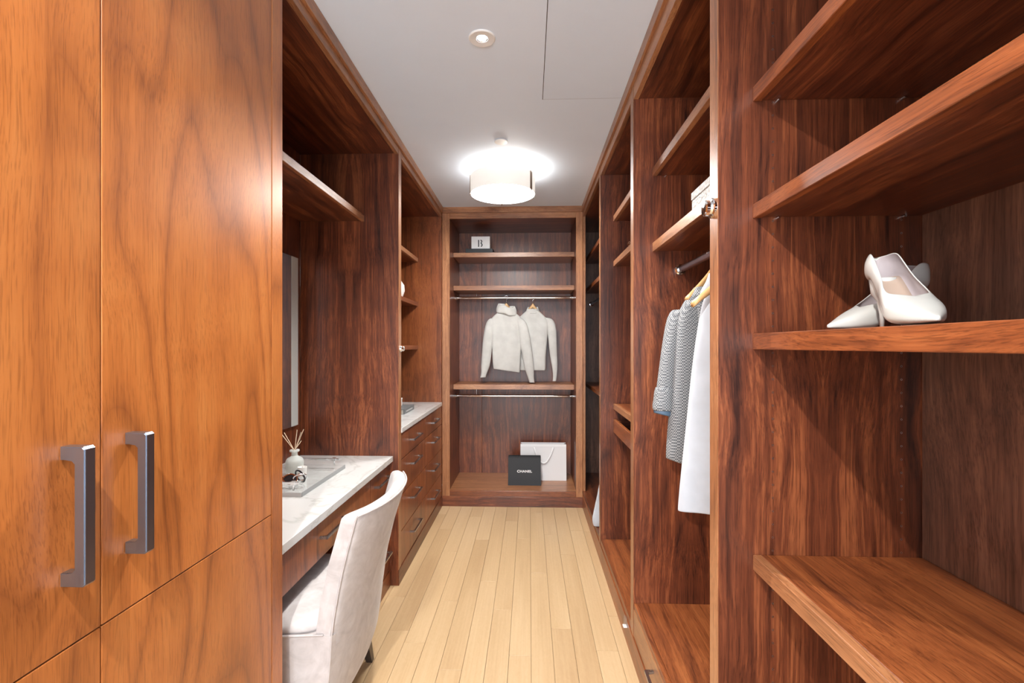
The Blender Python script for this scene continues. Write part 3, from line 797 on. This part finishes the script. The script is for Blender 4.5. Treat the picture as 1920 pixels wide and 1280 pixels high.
# ================================================================== END UNIT ITEMS
ZB1 = 2.2884
bk = thing('black_book', (-.46, 4.56, ZB1), 'flat black book on the top shelf of the end wardrobe', 'book')
box('cover', -.600, -.345, 4.485, 4.66, ZB1, ZB1 + .004, BLACKM, bk, bev=.0006); box('cover', -.600, -.345, 4.485, 4.66, ZB1 + .038, ZB1 + .042, BLACKM, bk, bev=.0006)
box('spine', -.600, -.345, 4.485, 4.490, ZB1 + .0041, ZB1 + .0379, BLACKM, bk, bev=.0006); box('pages', -.594, -.350, 4.4905, 4.655, ZB1 + .0041, ZB1 + .0379, GREYB, bk, bev=.0005)
tube('ribbon', [(-.343, 4.486, ZB1 + .036), (-.333, 4.482, ZB1 + .018), (-.326, 4.480, ZB1 + .001)], .002, BLACKI, bk, 6)
bb = thing('letter_box', (-.46, 4.54, ZB1 + .042), 'small white box marked B standing on the black book', 'box')
zb0 = ZB1 + .0422
box('body', -.548, -.373, 4.505, 4.60, zb0, zb0 + .118, WHITEC, bb, bev=.001)
# stencil letter B: a stem and two open bowls
lx, lz = -.468, zb0 + .020
bm = bmesh.new(); bm_box(bm, lx - .017, lx - .007, 4.5043, 4.5049, lz, lz + .066)
link('letter_stem', bm_mesh(bm), INK, bb)
def arc_strip(cx, cz, r0, r1, a0, a1, sx=1.0):
    bm = bmesh.new(); n = 14; prev = None
    for k in range(n + 1):
        a = math.radians(a0 + (a1 - a0) * k / n)
        q = [bm.verts.new((cx + sx * r * math.cos(a), y, cz + r * math.sin(a))) for r in (r0, r1) for y in (4.5043, 4.5049)]
        if prev:
            bm.faces.new((prev[0], q[0], q[2], prev[2])); bm.faces.new((prev[1], prev[3], q[3], q[1])); bm.faces.new((prev[2], q[2], q[3], prev[3])); bm.faces.new((prev[0], prev[1], q[1], q[0]))
        prev = q
    return bm_mesh(bm)
link('letter_bowl', arc_strip(lx + .006, lz + .050, .008, .017, -80, 88), INK, bb)
link('letter_bowl', arc_strip(lx + .006, lz + .018, .010, .020, -75, 82), INK, bb)

def bag(name, x0, x1, y0, y1, z0, z1, mat, inner, label, fold):
    t = thing(name, ((x0 + x1) / 2, (y0 + y1) / 2, z0), label, 'shopping bag')
    cx, cy = (x0 + x1) / 2, (y0 + y1) / 2
    th = .0016; lean = .018
    bm = bmesh.new()
    def quad(p):  # sheet with thickness
        vs_ = [bm.verts.new(q) for q in p]; bm.faces.new(vs_)
    zt_ = z1
    f0, f1 = y0, y0 + lean      # front leans back toward the top
    b0, b1 = y1, y1 - lean
    ym = (y0 + y1) / 2
    quad([(x0, f0, z0), (x1, f0, z0), (x1 - .001, f1, zt_), (x0 + .001, f1, zt_)])
    quad([(x1, b0, z0), (x0, b0, z0), (x0 + .001, b1, zt_), (x1 - .001, b1, zt_)])
    for xs, d in ((x0, 1), (x1, -1)):
        quad([(xs, b0, z0), (xs, f0, z0), (xs + d * .001, f1, zt_), (xs + d * .022, ym, zt_ - .01), (xs + d * .001, b1, zt_)])
    quad([(x0, f0, z0), (x0, b0, z0), (x1, b0, z0), (x1, f0, z0)])
    bmesh.ops.remove_doubles(bm, verts=bm.verts, dist=1e-5)
    o = link('body', bm_mesh(bm), mat, t); m = o.modifiers.new('th', 'SOLIDIFY'); m.thickness = th; m.offset = -1
    # folded top hem on the front
    bm = bmesh.new(); a = f0 + lean * (1 - fold / (z1 - z0)) - .0012
    vv = [(x0 + .001, f1 - .0010, zt_ + .0003), (x1 - .001, f1 - .0010, zt_ + .0003), (x1 - .001, a - .0005, zt_ - fold), (x0 + .001, a - .0005, zt_ - fold)]
    bm.faces.new([bm.verts.new(q) for q in vv]); o = link('hem', bm_mesh(bm), inner, t); m = o.modifiers.new('th', 'SOLIDIFY'); m.thickness = .001; m.offset = 0
    return t
wbag = bag('white_shopping_bag', -.088, .350, 4.575, 4.70, .1385, .480, WHITEP, WHITEC, 'large white paper shopping bag with ribbon handle behind the black one', .022)
# ribbon handle hanging down on the front
pts = []
for k in range(17):
    u = k / 16; x = .040 + .185 * u; z = .452 - .150 * math.sin(math.pi * u) ** .8
    pts.append((x, 4.571 + .016 * max(0, (z - .16) / .34) - .001 - .004 * math.sin(math.pi * u), z))
bm = bmesh.new(); prev = None
for i, p in enumerate(pts):
    tx = Vector(pts[min(i + 1, 16)]) - Vector(pts[max(i - 1, 0)]); tx.y = 0; tx.normalize(); nrm = Vector((-tx.z, 0, tx.x))
    q = [bm.verts.new(Vector(p) + nrm * .008), bm.verts.new(Vector(p) - nrm * .008)]
    if prev: bm.faces.new((prev[0], prev[1], q[1], q[0]))
    prev = q
o = link('handle', bm_mesh(bm), WHITEC, wbag, (0, 0, 0), True); m = o.modifiers.new('th', 'SOLIDIFY'); m.thickness = .0012
o['label'] = 'white ribbon handle'
kbag = bag('black_shopping_bag', -.198, .104, 4.405, 4.49, .1385, .402, BLACKM, BLACKI, 'small black shopping bag lettered CHANEL on the bottom shelf', .014)
fc = bpy.data.curves.new('bag_text', 'FONT'); fc.body = 'CHANEL'; fc.size = .030; fc.extrude = .0003; fc.align_x = 'CENTER'; fc.align_y = 'CENTER'; fc.offset = .0009
fc.space_character = 1.08
fo = bpy.data.objects.new('tmp_text', fc); COL.objects.link(fo)
dg = bpy.context.evaluated_depsgraph_get()
tm = bpy.data.meshes.new_from_object(fo.evaluated_get(dg)); bpy.data.objects.remove(fo)
o = link('lettering', tm, INKW, kbag, (-.047, 4.405 + .018 * .48 - .0022, .266)); o.rotation_euler = (math.pi / 2 - math.atan(.018 / .262), 0, 0); o.scale = (1.12, 1, 1)
if not tm.materials: tm.materials.append(INKW)

# ================================================================== CLOTHES
def wob(p, amp, sc, seed):
    n = mnoise.noise_vector(Vector((p[0] * sc + seed, p[1] * sc, p[2] * sc)))
    return (p[0] + n.x * amp, p[1] + n.y * amp * .8, p[2] + n.z * amp * .3)
def ell(cx, cy, z, rx, ry, n=24, e=.8, folds=0, famp=0, ph=0):
    pts = []
    for i in range(n):
        a = 2 * math.pi * i / n; ca, sa = math.cos(a), math.sin(a)
        k = 1 + famp * math.sin(folds * a + ph)
        pts.append((cx + rx * math.copysign(abs(ca) ** e, ca) * (1 + (k - 1) * .3), cy + ry * math.copysign(abs(sa) ** e, sa) * k, z))
    return pts
def garment(name, rings, mat, parent, seed, amp=.006, sc=9, cap0=False, cap1=False, lv=1, th=.003):
    rings = [[wob(p, amp, sc, seed) for p in r] for r in rings]
    o = link(name, stack(rings, cap0, cap1), mat, parent, parent.matrix_world.translation if False else parent.location, True)
    if th: m = o.modifiers.new('th', 'SOLIDIFY'); m.thickness = th; m.offset = -1
    return subsurf(o, lv)
def hanger(loc, rotz, half, drop, label, hook_h=.05, pw=1.1):
    t = thing('wooden_hanger', loc, label, 'hanger', 'wooden hangers')
    t.rotation_euler = (0, 0, rotz)
    bm = bmesh.new()
    # local: X along the shoulders, origin at the rod centre
    pts = [(.0, 0, -hook_h)]
    pts += [(0, 0, -.022)] + [(.0165 * math.sin(a), 0, -.0 - .0165 * math.cos(a) + .0) for a in [math.radians(10 + 250 * k / 12) for k in range(13)]]
    pts[1] = (0.001, 0, -.026)
    bm_tube(bm, pts, .0018, 8)
    o = link('hook', bm_mesh(bm), CHROME, None, (0, 0, 0), True); o.parent = t; o.location = (0, 0, 0)
    rings = []
    for k in range(17):
        u = -1 + 2 * k / 16; x = u * half
        z = -hook_h - .004 - drop * (abs(u) ** pw); hgt = .019 + .030 * (1 - abs(u)) ** 1.2; d = .0075 + .004 * abs(u)
        zz = z
        rings.append([(x, d * math.cos(a), zz - hgt + hgt * (1 + math.sin(a)) * .5) for a in [2 * math.pi * i / 10 for i in range(10)]])
    o = link('arms', stack(rings), HANGW, None, (0, 0, 0), True); o.parent = t; o.location = (0, 0, 0)
    return t
def child(o, t): return o

def sweater(loc, rot, label, collar, seed, L, R_, hem_skew, half=.125):
    t = thing('sweater', loc, label, 'sweater', 'white sweaters on the end rod'); t.rotation_euler = (0, 0, rot)
    def add(name, rings, **kw):
        rings = [[wob(p, kw.get('amp', .006), 10, seed) for p in r] for r in rings]
        o = link(name, stack(rings, kw.get('c0', False), kw.get('c1', False)), KNIT, None, (0, 0, 0), True)
        o.parent = t; o.location = (0, 0, 0)
        m = o.modifiers.new('th', 'SOLIDIFY'); m.thickness = .003; m.offset = -1
        subsurf(o, 1); return o
    rings = []
    for z, rx, ry in ((-.700, half, .030), (-.690, half + .003, .034), (-.62, half + .006, .040), (-.52, half + .012, .042), (-.42, half + .018, .042),
                      (-.33, half + .024, .040), (-.265, half + .028, .036), (-.228, half + .030, .034), (-.198, half + .016, .033), (-.172, .116, .032), (-.152, .092, .032), (-.136, .072, .032), (-.124, .060, .032)):
        r = ell(0, 0, z, rx, ry, 28, .75, 5, .10, seed)
        if z < -.6: r = [(p[0], p[1], p[2] - hem_skew * (p[0] / half) * min(1, (-.6 - z) / .1)) for p in r]
        rings.append(r)
    add('body', rings)
    for side, path in ((-1, L), (1, R_)):
        rings = []
        n = len(path)
        for i, (x, y, z, rx) in enumerate(path):
            rings.append(ell(x, y, z, rx, rx * .62, 14, .9, 3, .06, i * .9 + seed))
        add('sleeve', rings, amp=.008)
    if collar == 'roll':
        prof = [(-.150, .074, .040), (-.160, .090, .050), (-.150, .101, .056), (-.118, .098, .054), (-.088, .086, .048), (-.076, .076, .042), (-.080, .068, .038), (-.110, .060, .034), (-.135, .056, .032)]
        add('collar', [[(p[0], p[1], p[2] - .25 * (.02 if p[1] < 0 else -.02) * 2 + (.012 if p[0] < 0 else -.012)) for p in ell(0, 0, z, rx, ry, 22, .95, 4, .04, 1)] for z, rx, ry in prof], amp=.007)
    else:
        prof = [(-.140, .068, .036), (-.120, .060, .034), (-.100, .052, .032), (-.092, .049, .031), (-.098, .045, .028), (-.120, .050, .029)]
        add('collar', [[(p[0], p[1], p[2] - (.012 if p[1] < 0 else -.01)) for p in ell(0, 0, z, rx, ry, 20, .95)] for z, rx, ry in prof], amp=.004)
    return t
ZR1 = 1.882
S1 = (-.222, 4.585, ZR1); S2 = (.030, 4.655, ZR1)
sweater(S1, 0.05, 'off-white cowl-neck sweater on the left of the pair, hem askew', 'roll', 2.0,
        [(-.120, 0, -.200, .034), (-.145, 0, -.225, .046), (-.165, -.004, -.31, .050), (-.180, -.008, -.43, .048), (-.190, -.012, -.55, .048), (-.196, -.016, -.65, .046), (-.205, -.018, -.695, .034), (-.215, -.020, -.735, .026), (-.222, -.020, -.765, .026)],
        [(.115, -.004, -.200, .034), (.145, -.008, -.230, .048), (.165, -.016, -.31, .052), (.180, -.022, -.43, .052), (.200, -.026, -.55, .050), (.215, -.028, -.66, .048), (.226, -.028, -.72, .038), (.236, -.028, -.77, .028), (.246, -.028, -.815, .027)], .018)
sweater(S2, -0.06, 'off-white mock-neck sweater on the right of the pair', 'mock', 5.0,
        [(-.115, 0, -.200, .034), (-.150, 0, -.225, .044), (-.165, 0, -.31, .046), (-.175, 0, -.43, .042), (-.185, 0, -.55, .036), (-.17, 0, -.62, .030), (-.15, 0, -.66, .024), (-.14, 0, -.68, .021)],
        [(.120, 0, -.190, .034), (.165, 0, -.212, .044), (.182, 0, -.30, .046), (.194, -.004, -.43, .042), (.204, -.006, -.55, .036), (.212, -.006, -.65, .030), (.214, -.006, -.73, .021), (.210, -.006, -.785, .018), (.209, -.006, -.805, .018)], .0)
hanger(S1, .05, .118, .135, 'wooden hanger inside the cowl-neck sweater', .044, .9); hanger(S2, -.06, .118, .135, 'wooden hanger inside the mock-neck sweater', .044, .9)

# grey houndstooth jacket on the right-hand rod
def jacket():
    loc = (.673, 1.815, 1.760); rot = math.radians(20)
    t = thing('jacket', loc, 'grey houndstooth jacket with pushed-up sleeve hanging on the right-hand rod', 'jacket'); t.rotation_euler = (0, 0, rot)
    def add(name, rings, mat, amp=.005, th=.004, lv=1, c0=False, c1=False):
        rings = [[wob(p, amp, 8, 3.3) for p in r] for r in rings]
        o = link(name, stack(rings, c0, c1), mat, None, (0, 0, 0), True); o.parent = t; o.location = (0, 0, 0)
        if th: m = o.modifiers.new('th', 'SOLIDIFY'); m.thickness = th; m.offset = -1
        return subsurf(o, lv)
    rings = []
    for z, rx, ry in ((-.748, .186, .050), (-.738, .187, .052), (-.66, .182, .056), (-.54, .172, .056), (-.44, .162, .054), (-.36, .156, .052), (-.29, .153, .050), (-.245, .146, .046), (-.208, .128, .042), (-.172, .102, .040), (-.142, .078, .038), (-.122, .064, .036)):
        r = ell(0, 0, z, rx, ry, 32, .75, 4, .07, 1)
        if z < -.7: r = [(p[0], p[1], p[2] - .045 * min(1, max(0, (p[0] + .19) / .12))) for p in r]
        rings.append(r)
    add('body', rings, TWEED)
    for s_ in (-1, 1):
        path = [(.112, -.205, .026), (.132, -.226, .032), (.150, -.30, .034), (.164, -.38, .032), (.176, -.45, .030), (.184, -.505, .032)]
        rings = [ell(s_ * x, .024, z, r, r * .9, 16, .95, 3, .05, i) for i, (x, z, r) in enumerate(path)]
        add('sleeve', rings, TWEED, .005)
        cuff = [(.184, -.490, .034), (.187, -.512, .038), (.188, -.535, .036), (.190, -.555, .039), (.191, -.578, .037), (.190, -.575, .032), (.188, -.54, .030)]
        add('cuff', [ell(s_ * x, .024, z, r, r * .9, 16, .95, 4, .05, i * 1.7) for i, (x, z, r) in enumerate(cuff)], TWEED, .006)
        add('cuff_lining', [[(p[0], p[1], p[2] + .25 * s_ * (p[0] - s_ * .194)) for p in ell(s_ * .192, .024, z, r, r * .9, 16, .95)] for z, r in ((-.570, .033), (-.592, .032), (-.594, .028), (-.575, .028))], BLUEL, .003)
    # lapel edges and lining seen in the open neck
    add('neck_lining', [ell(0, 0, z, rx, ry, 20, .9) for z, rx, ry in ((-.30, .045, .046), (-.22, .060, .043), (-.165, .062, .038), (-.140, .058, .037))], BLUEL, .002)
    for s_ in (-1, 1):
        bm = bmesh.new(); prev = None
        for k in range(12):
            u = k / 11; z = -.135 - .50 * u; x = s_ * (.070 - .062 * min(1, u * 1.5)); y = -.046 - .016 * min(1, u * 2)
            wd = .028 + .028 * math.sin(math.pi * min(1, u * 1.1))
            q = [bm.verts.new((x, y - .004, z)), bm.verts.new((x + s_ * wd * .5, y - .007, z - .004)), bm.verts.new((x + s_ * wd, y - .002, z - .008))]
            if prev:
                bm.faces.new((prev[0], prev[1], q[1], q[0])); bm.faces.new((prev[1], prev[2], q[2], q[1]))
            prev = q
        o = link('lapel', bm_mesh(bm), TWEED, None, (0, 0, 0), True); o.parent = t; o.location = (0, 0, 0)
        m = o.modifiers.new('th', 'SOLIDIFY'); m.thickness = .003
    # dark stitched pocket edge, a diagonal row of small beads
    bm = bmesh.new()
    for k in range(20):
        u = k / 19; bmesh.ops.create_uvsphere(bm, u_segments=6, v_segments=4, radius=.0032, matrix=Matrix.Translation((-.070 - .072 * u, -.064 + .020 * u * u, -.500 - .145 * u)))
    o = link('pocket_trim', bm_mesh(bm), INK, None); o.parent = t; o.location = (0, 0, 0); o['kind'] = 'stuff'
    hanger(loc, rot, .105, .105, 'wooden hanger holding the grey houndstooth jacket', .050, .9)
jacket()

def dress():
    loc = (.673, 1.475, 1.760)
    t = thing('white_dress', loc, 'long white dress hanging in front of the grey jacket', 'dress')
    def add(name, rings, amp=.004):
        rings = [[wob(p, amp, 7, 9.1) for p in r] for r in rings]
        o = link(name, stack(rings, False, False), LINEN, None, (0, 0, 0), True); o.parent = t; o.location = (0, 0, 0)
        m = o.modifiers.new('th', 'SOLIDIFY'); m.thickness = .002; m.offset = -1
        return subsurf(o, 1)
    add('body', [ell(0, -.01, z, rx, ry, 40, .85, 6, f, .7) for z, rx, ry, f in ((-.835, .220, .050, .16), (-.83, .221, .051, .16), (-.70, .210, .052, .14), (-.55, .196, .050, .12), (-.42, .184, .046, .08), (-.32, .172, .042, .05), (-.24, .158, .036, .03), (-.19, .148, .032, 0), (-.165, .120, .028, 0))])
    for s_ in (-1, 1):
        add('strap', [ell(s_ * x, 0, z, .034, .012, 12, .8) for x, z in ((.125, -.185), (.118, -.165), (.105, -.145), (.100, -.128), (.098, -.120))], .001)
    h = hanger((loc[0], loc[1] + .0, loc[2]), math.radians(16), .205, .150, 'wooden hanger poking out beside the white dress', .055)
dress()
def far_cloth():
    loc = (.69, 3.40, .945)
    t = thing('white_trousers', loc, 'white garment peeking out low in the dark corner wardrobe', 'garment')
    rings = []
    for z, x0, x1, ry in ((-.795, -.236, -.03, .026), (-.76, -.250, -.01, .030), (-.70, -.238, .03, .030), (-.58, -.205, .07, .030), (-.42, -.178, .10, .030), (-.28, -.16, .11, .028), (-.15, -.14, .11, .024), (-.06, -.12, .10, .020)):
        rings.append([wob(p, .005, 9, 4.4) for p in ell((x0 + x1) / 2, 0, z, (x1 - x0) / 2, ry, 26, .8, 5, .2, z * 2)])
    rings[0] = [(p[0], p[1], p[2] + .10 * max(0, (p[0] + .2)) / .2) for p in rings[0]]
    o = link('body', stack(rings, False, False), LINEN, None, (0, 0, 0), True); o.parent = t; o.location = (0, 0, 0)
    m = o.modifiers.new('th', 'SOLIDIFY'); m.thickness = .002; m.offset = -1; subsurf(o, 1)
    bm = bmesh.new(); bm_tube(bm, [(-.115 + .02 * k, 0, -.055) for k in range(11)], .012, 10); o = link('waistband', bm_mesh(bm), LINEN, None, (0, 0, 0), True); o.parent = t; o.location = (0, 0, 0)
    hanger(loc, 0, .14, .03, 'wooden hanger in the dark corner wardrobe', .03)
far_cloth()

# box and wire piece on the right-hand shelves
sb = thing('silver_box', (.72, 1.60, 1.881), 'pale embossed keepsake box on the shelf above the grey jacket', 'box')
box('body', .600, .85, 1.42, 1.80, 1.8812, 1.955, TEXBOX, sb, bev=.002); box('lid', .598, .852, 1.418, 1.802, 1.9555, 1.985, TEXBOX, sb, bev=.002)
wr = thing('wire_bracelet', (.585, 2.82, 1.976), 'small wire bracelet on the shelf beside the cabinet divider', 'bracelet')
for i in range(2):
    pts = []
    for k in range(21):
        a = 2 * math.pi * k / 20; p = Vector((.026 * math.cos(a), .026 * math.sin(a), 0)); p.rotate(Matrix.Rotation(.55 + .5 * i, 3, 'Y'))
        pts.append((.588 + p.x, 2.80 + .012 * i + p.y, 1.9785 + .0205 + p.z + .003 * i))
    tube('loop', pts, .0014, mk_brushed('gold_wire', (.75, .55, .42), .2), wr, 6)

# ================================================================== SHOES
def interp_t(tab, s):
    """Catmull-Rom through the table"""
    n = len(tab)
    for i in range(n - 1):
        if s <= tab[i + 1][0]:
            (x1, y1), (x2, y2) = tab[i], tab[i + 1]
            x0, y0 = tab[max(i - 1, 0)]; x3, y3 = tab[min(i + 2, n - 1)]
            h = x2 - x1; k = (s - x1) / h
            m1 = (y2 - y0) / (x2 - x0) * h; m2 = (y3 - y1) / (x3 - x1) * h
            return (2 * k ** 3 - 3 * k * k + 1) * y1 + (k ** 3 - 2 * k * k + k) * m1 + (-2 * k ** 3 + 3 * k * k) * y2 + (k ** 3 - k * k) * m2
    return tab[-1][1]
def shoe(loc, rotz, label):
    t = thing('high_heel_shoe', loc, label, 'shoe', 'white high heels'); t.rotation_euler = (0, 0, rotz)
    L = .232; HH = .084
    zb_t = [(0, HH), (.18, HH * .96), (.42, HH * .42), (.62, .004), (.75, .001), (1, .004)]
    w_t = [(0, .008), (.03, .019), (.10, .0265), (.25, .0265), (.40, .0280), (.54, .034), (.66, .0375), (.80, .028), (.92, .0130), (1, .002)]
    h_t = [(0, .056), (.10, .060), (.25, .055), (.40, .056), (.55, .052), (.66, .046), (.78, .033), (.90, .018), (1, .006)]
    ph_t = [(0, .74), (.05, .80), (.20, .90), (.40, .95), (.52, .90), (.60, .60), (.66, .0), (.70, 0), (1, 0)]
    K = 26; S = 40
    bm = bmesh.new(); R = []
    for i in range(S + 1):
        s = i / S; s = s ** .92 if s < 1 else 1
        w_, h_, zb_, ph = interp_t(w_t, s), interp_t(h_t, s), interp_t(zb_t, s), max(0, interp_t(ph_t, s)) if s < .66 else 0.0
        row = []
        for k in range(K + 1):
            a = ph + (2 * math.pi - 2 * ph) * k / K
            ca, sa = math.cos(a), math.sin(a)
            e = .70
            x = w_ * math.copysign(abs(sa) ** e, sa); zz = math.copysign(abs(ca) ** (.55 if ca < 0 else .9), ca)
            x *= 1 - .32 * max(0, zz) * max(0, 1 - s / .5)
            back = -.010 * max(0, zz) * max(0, 1 - s / .12)   # counter leans in at the top
            row.append(bm.verts.new((x, -(s * L) + back * -1.0, zb_ + h_ * (zz * .5 + .5))))
        R.append(row)
    for a, b in zip(R, R[1:]):
        for k in range(K): bm.faces.new((a[k], a[k + 1], b[k + 1], b[k]))
    bm.faces.new(R[0]); bm.faces.new(R[-1][:-1])
    bmesh.ops.remove_doubles(bm, verts=bm.verts, dist=2e-4)
    o = link('upper', bm_mesh(bm), CREAM, None, (0, 0, 0), True); o.parent = t; o.location = (0, 0, 0)
    o.data.materials.append(LININGS)
    m = o.modifiers.new('th', 'SOLIDIFY'); m.thickness = .0022; m.offset = -1; m.material_offset = 1; subsurf(o, 1)
    # insole
    bm = bmesh.new(); prev = None
    for i in range(20):
        s = .035 + .70 * i / 19; w_ = interp_t(w_t, s) * .80; z = interp_t(zb_t, s) + .0055
        q = [bm.verts.new((x * w_, -s * L, z + .002 * abs(x) ** 2)) for x in (-1, -.5, 0, .5, 1)]
        if prev:
            for k in range(4): bm.faces.new((prev[k], prev[k + 1], q[k + 1], q[k]))
        prev = q
    o = link('insole', bm_mesh(bm), INSOLE, None, (0, 0, 0), True); o.parent = t; o.location = (0, 0, 0)
    m = o.modifiers.new('th', 'SOLIDIFY'); m.thickness = .001
    rings = []
    for z, sx, y0, y1 in ((0, .0036, -.030, -.022), (.025, .0042, -.032, -.021), (.050, .0075, -.037, -.012), (.062, .016, -.046, -.004), (HH + .004, .020, -.054, -.003)):
        rings.append([(sx * math.cos(a) * (1 if True else 1), (y0 + y1) / 2 + (y1 - y0) / 2 * math.sin(a), z) for a in [2 * math.pi * k / 14 for k in range(14)]])
    o = link('heel', stack(rings), CREAM, None, (0, 0, 0), True); o.parent = t; o.location = (0, 0, 0)
    return t
ZSH = 1.4505
shoe((.637, .905, ZSH), math.radians(-18), 'white high heel pointing forward, the front one of the pair')
shoe((.800, 1.005, ZSH), math.radians(-76), 'white high heel lying crosswise behind its mate, toe to the left')
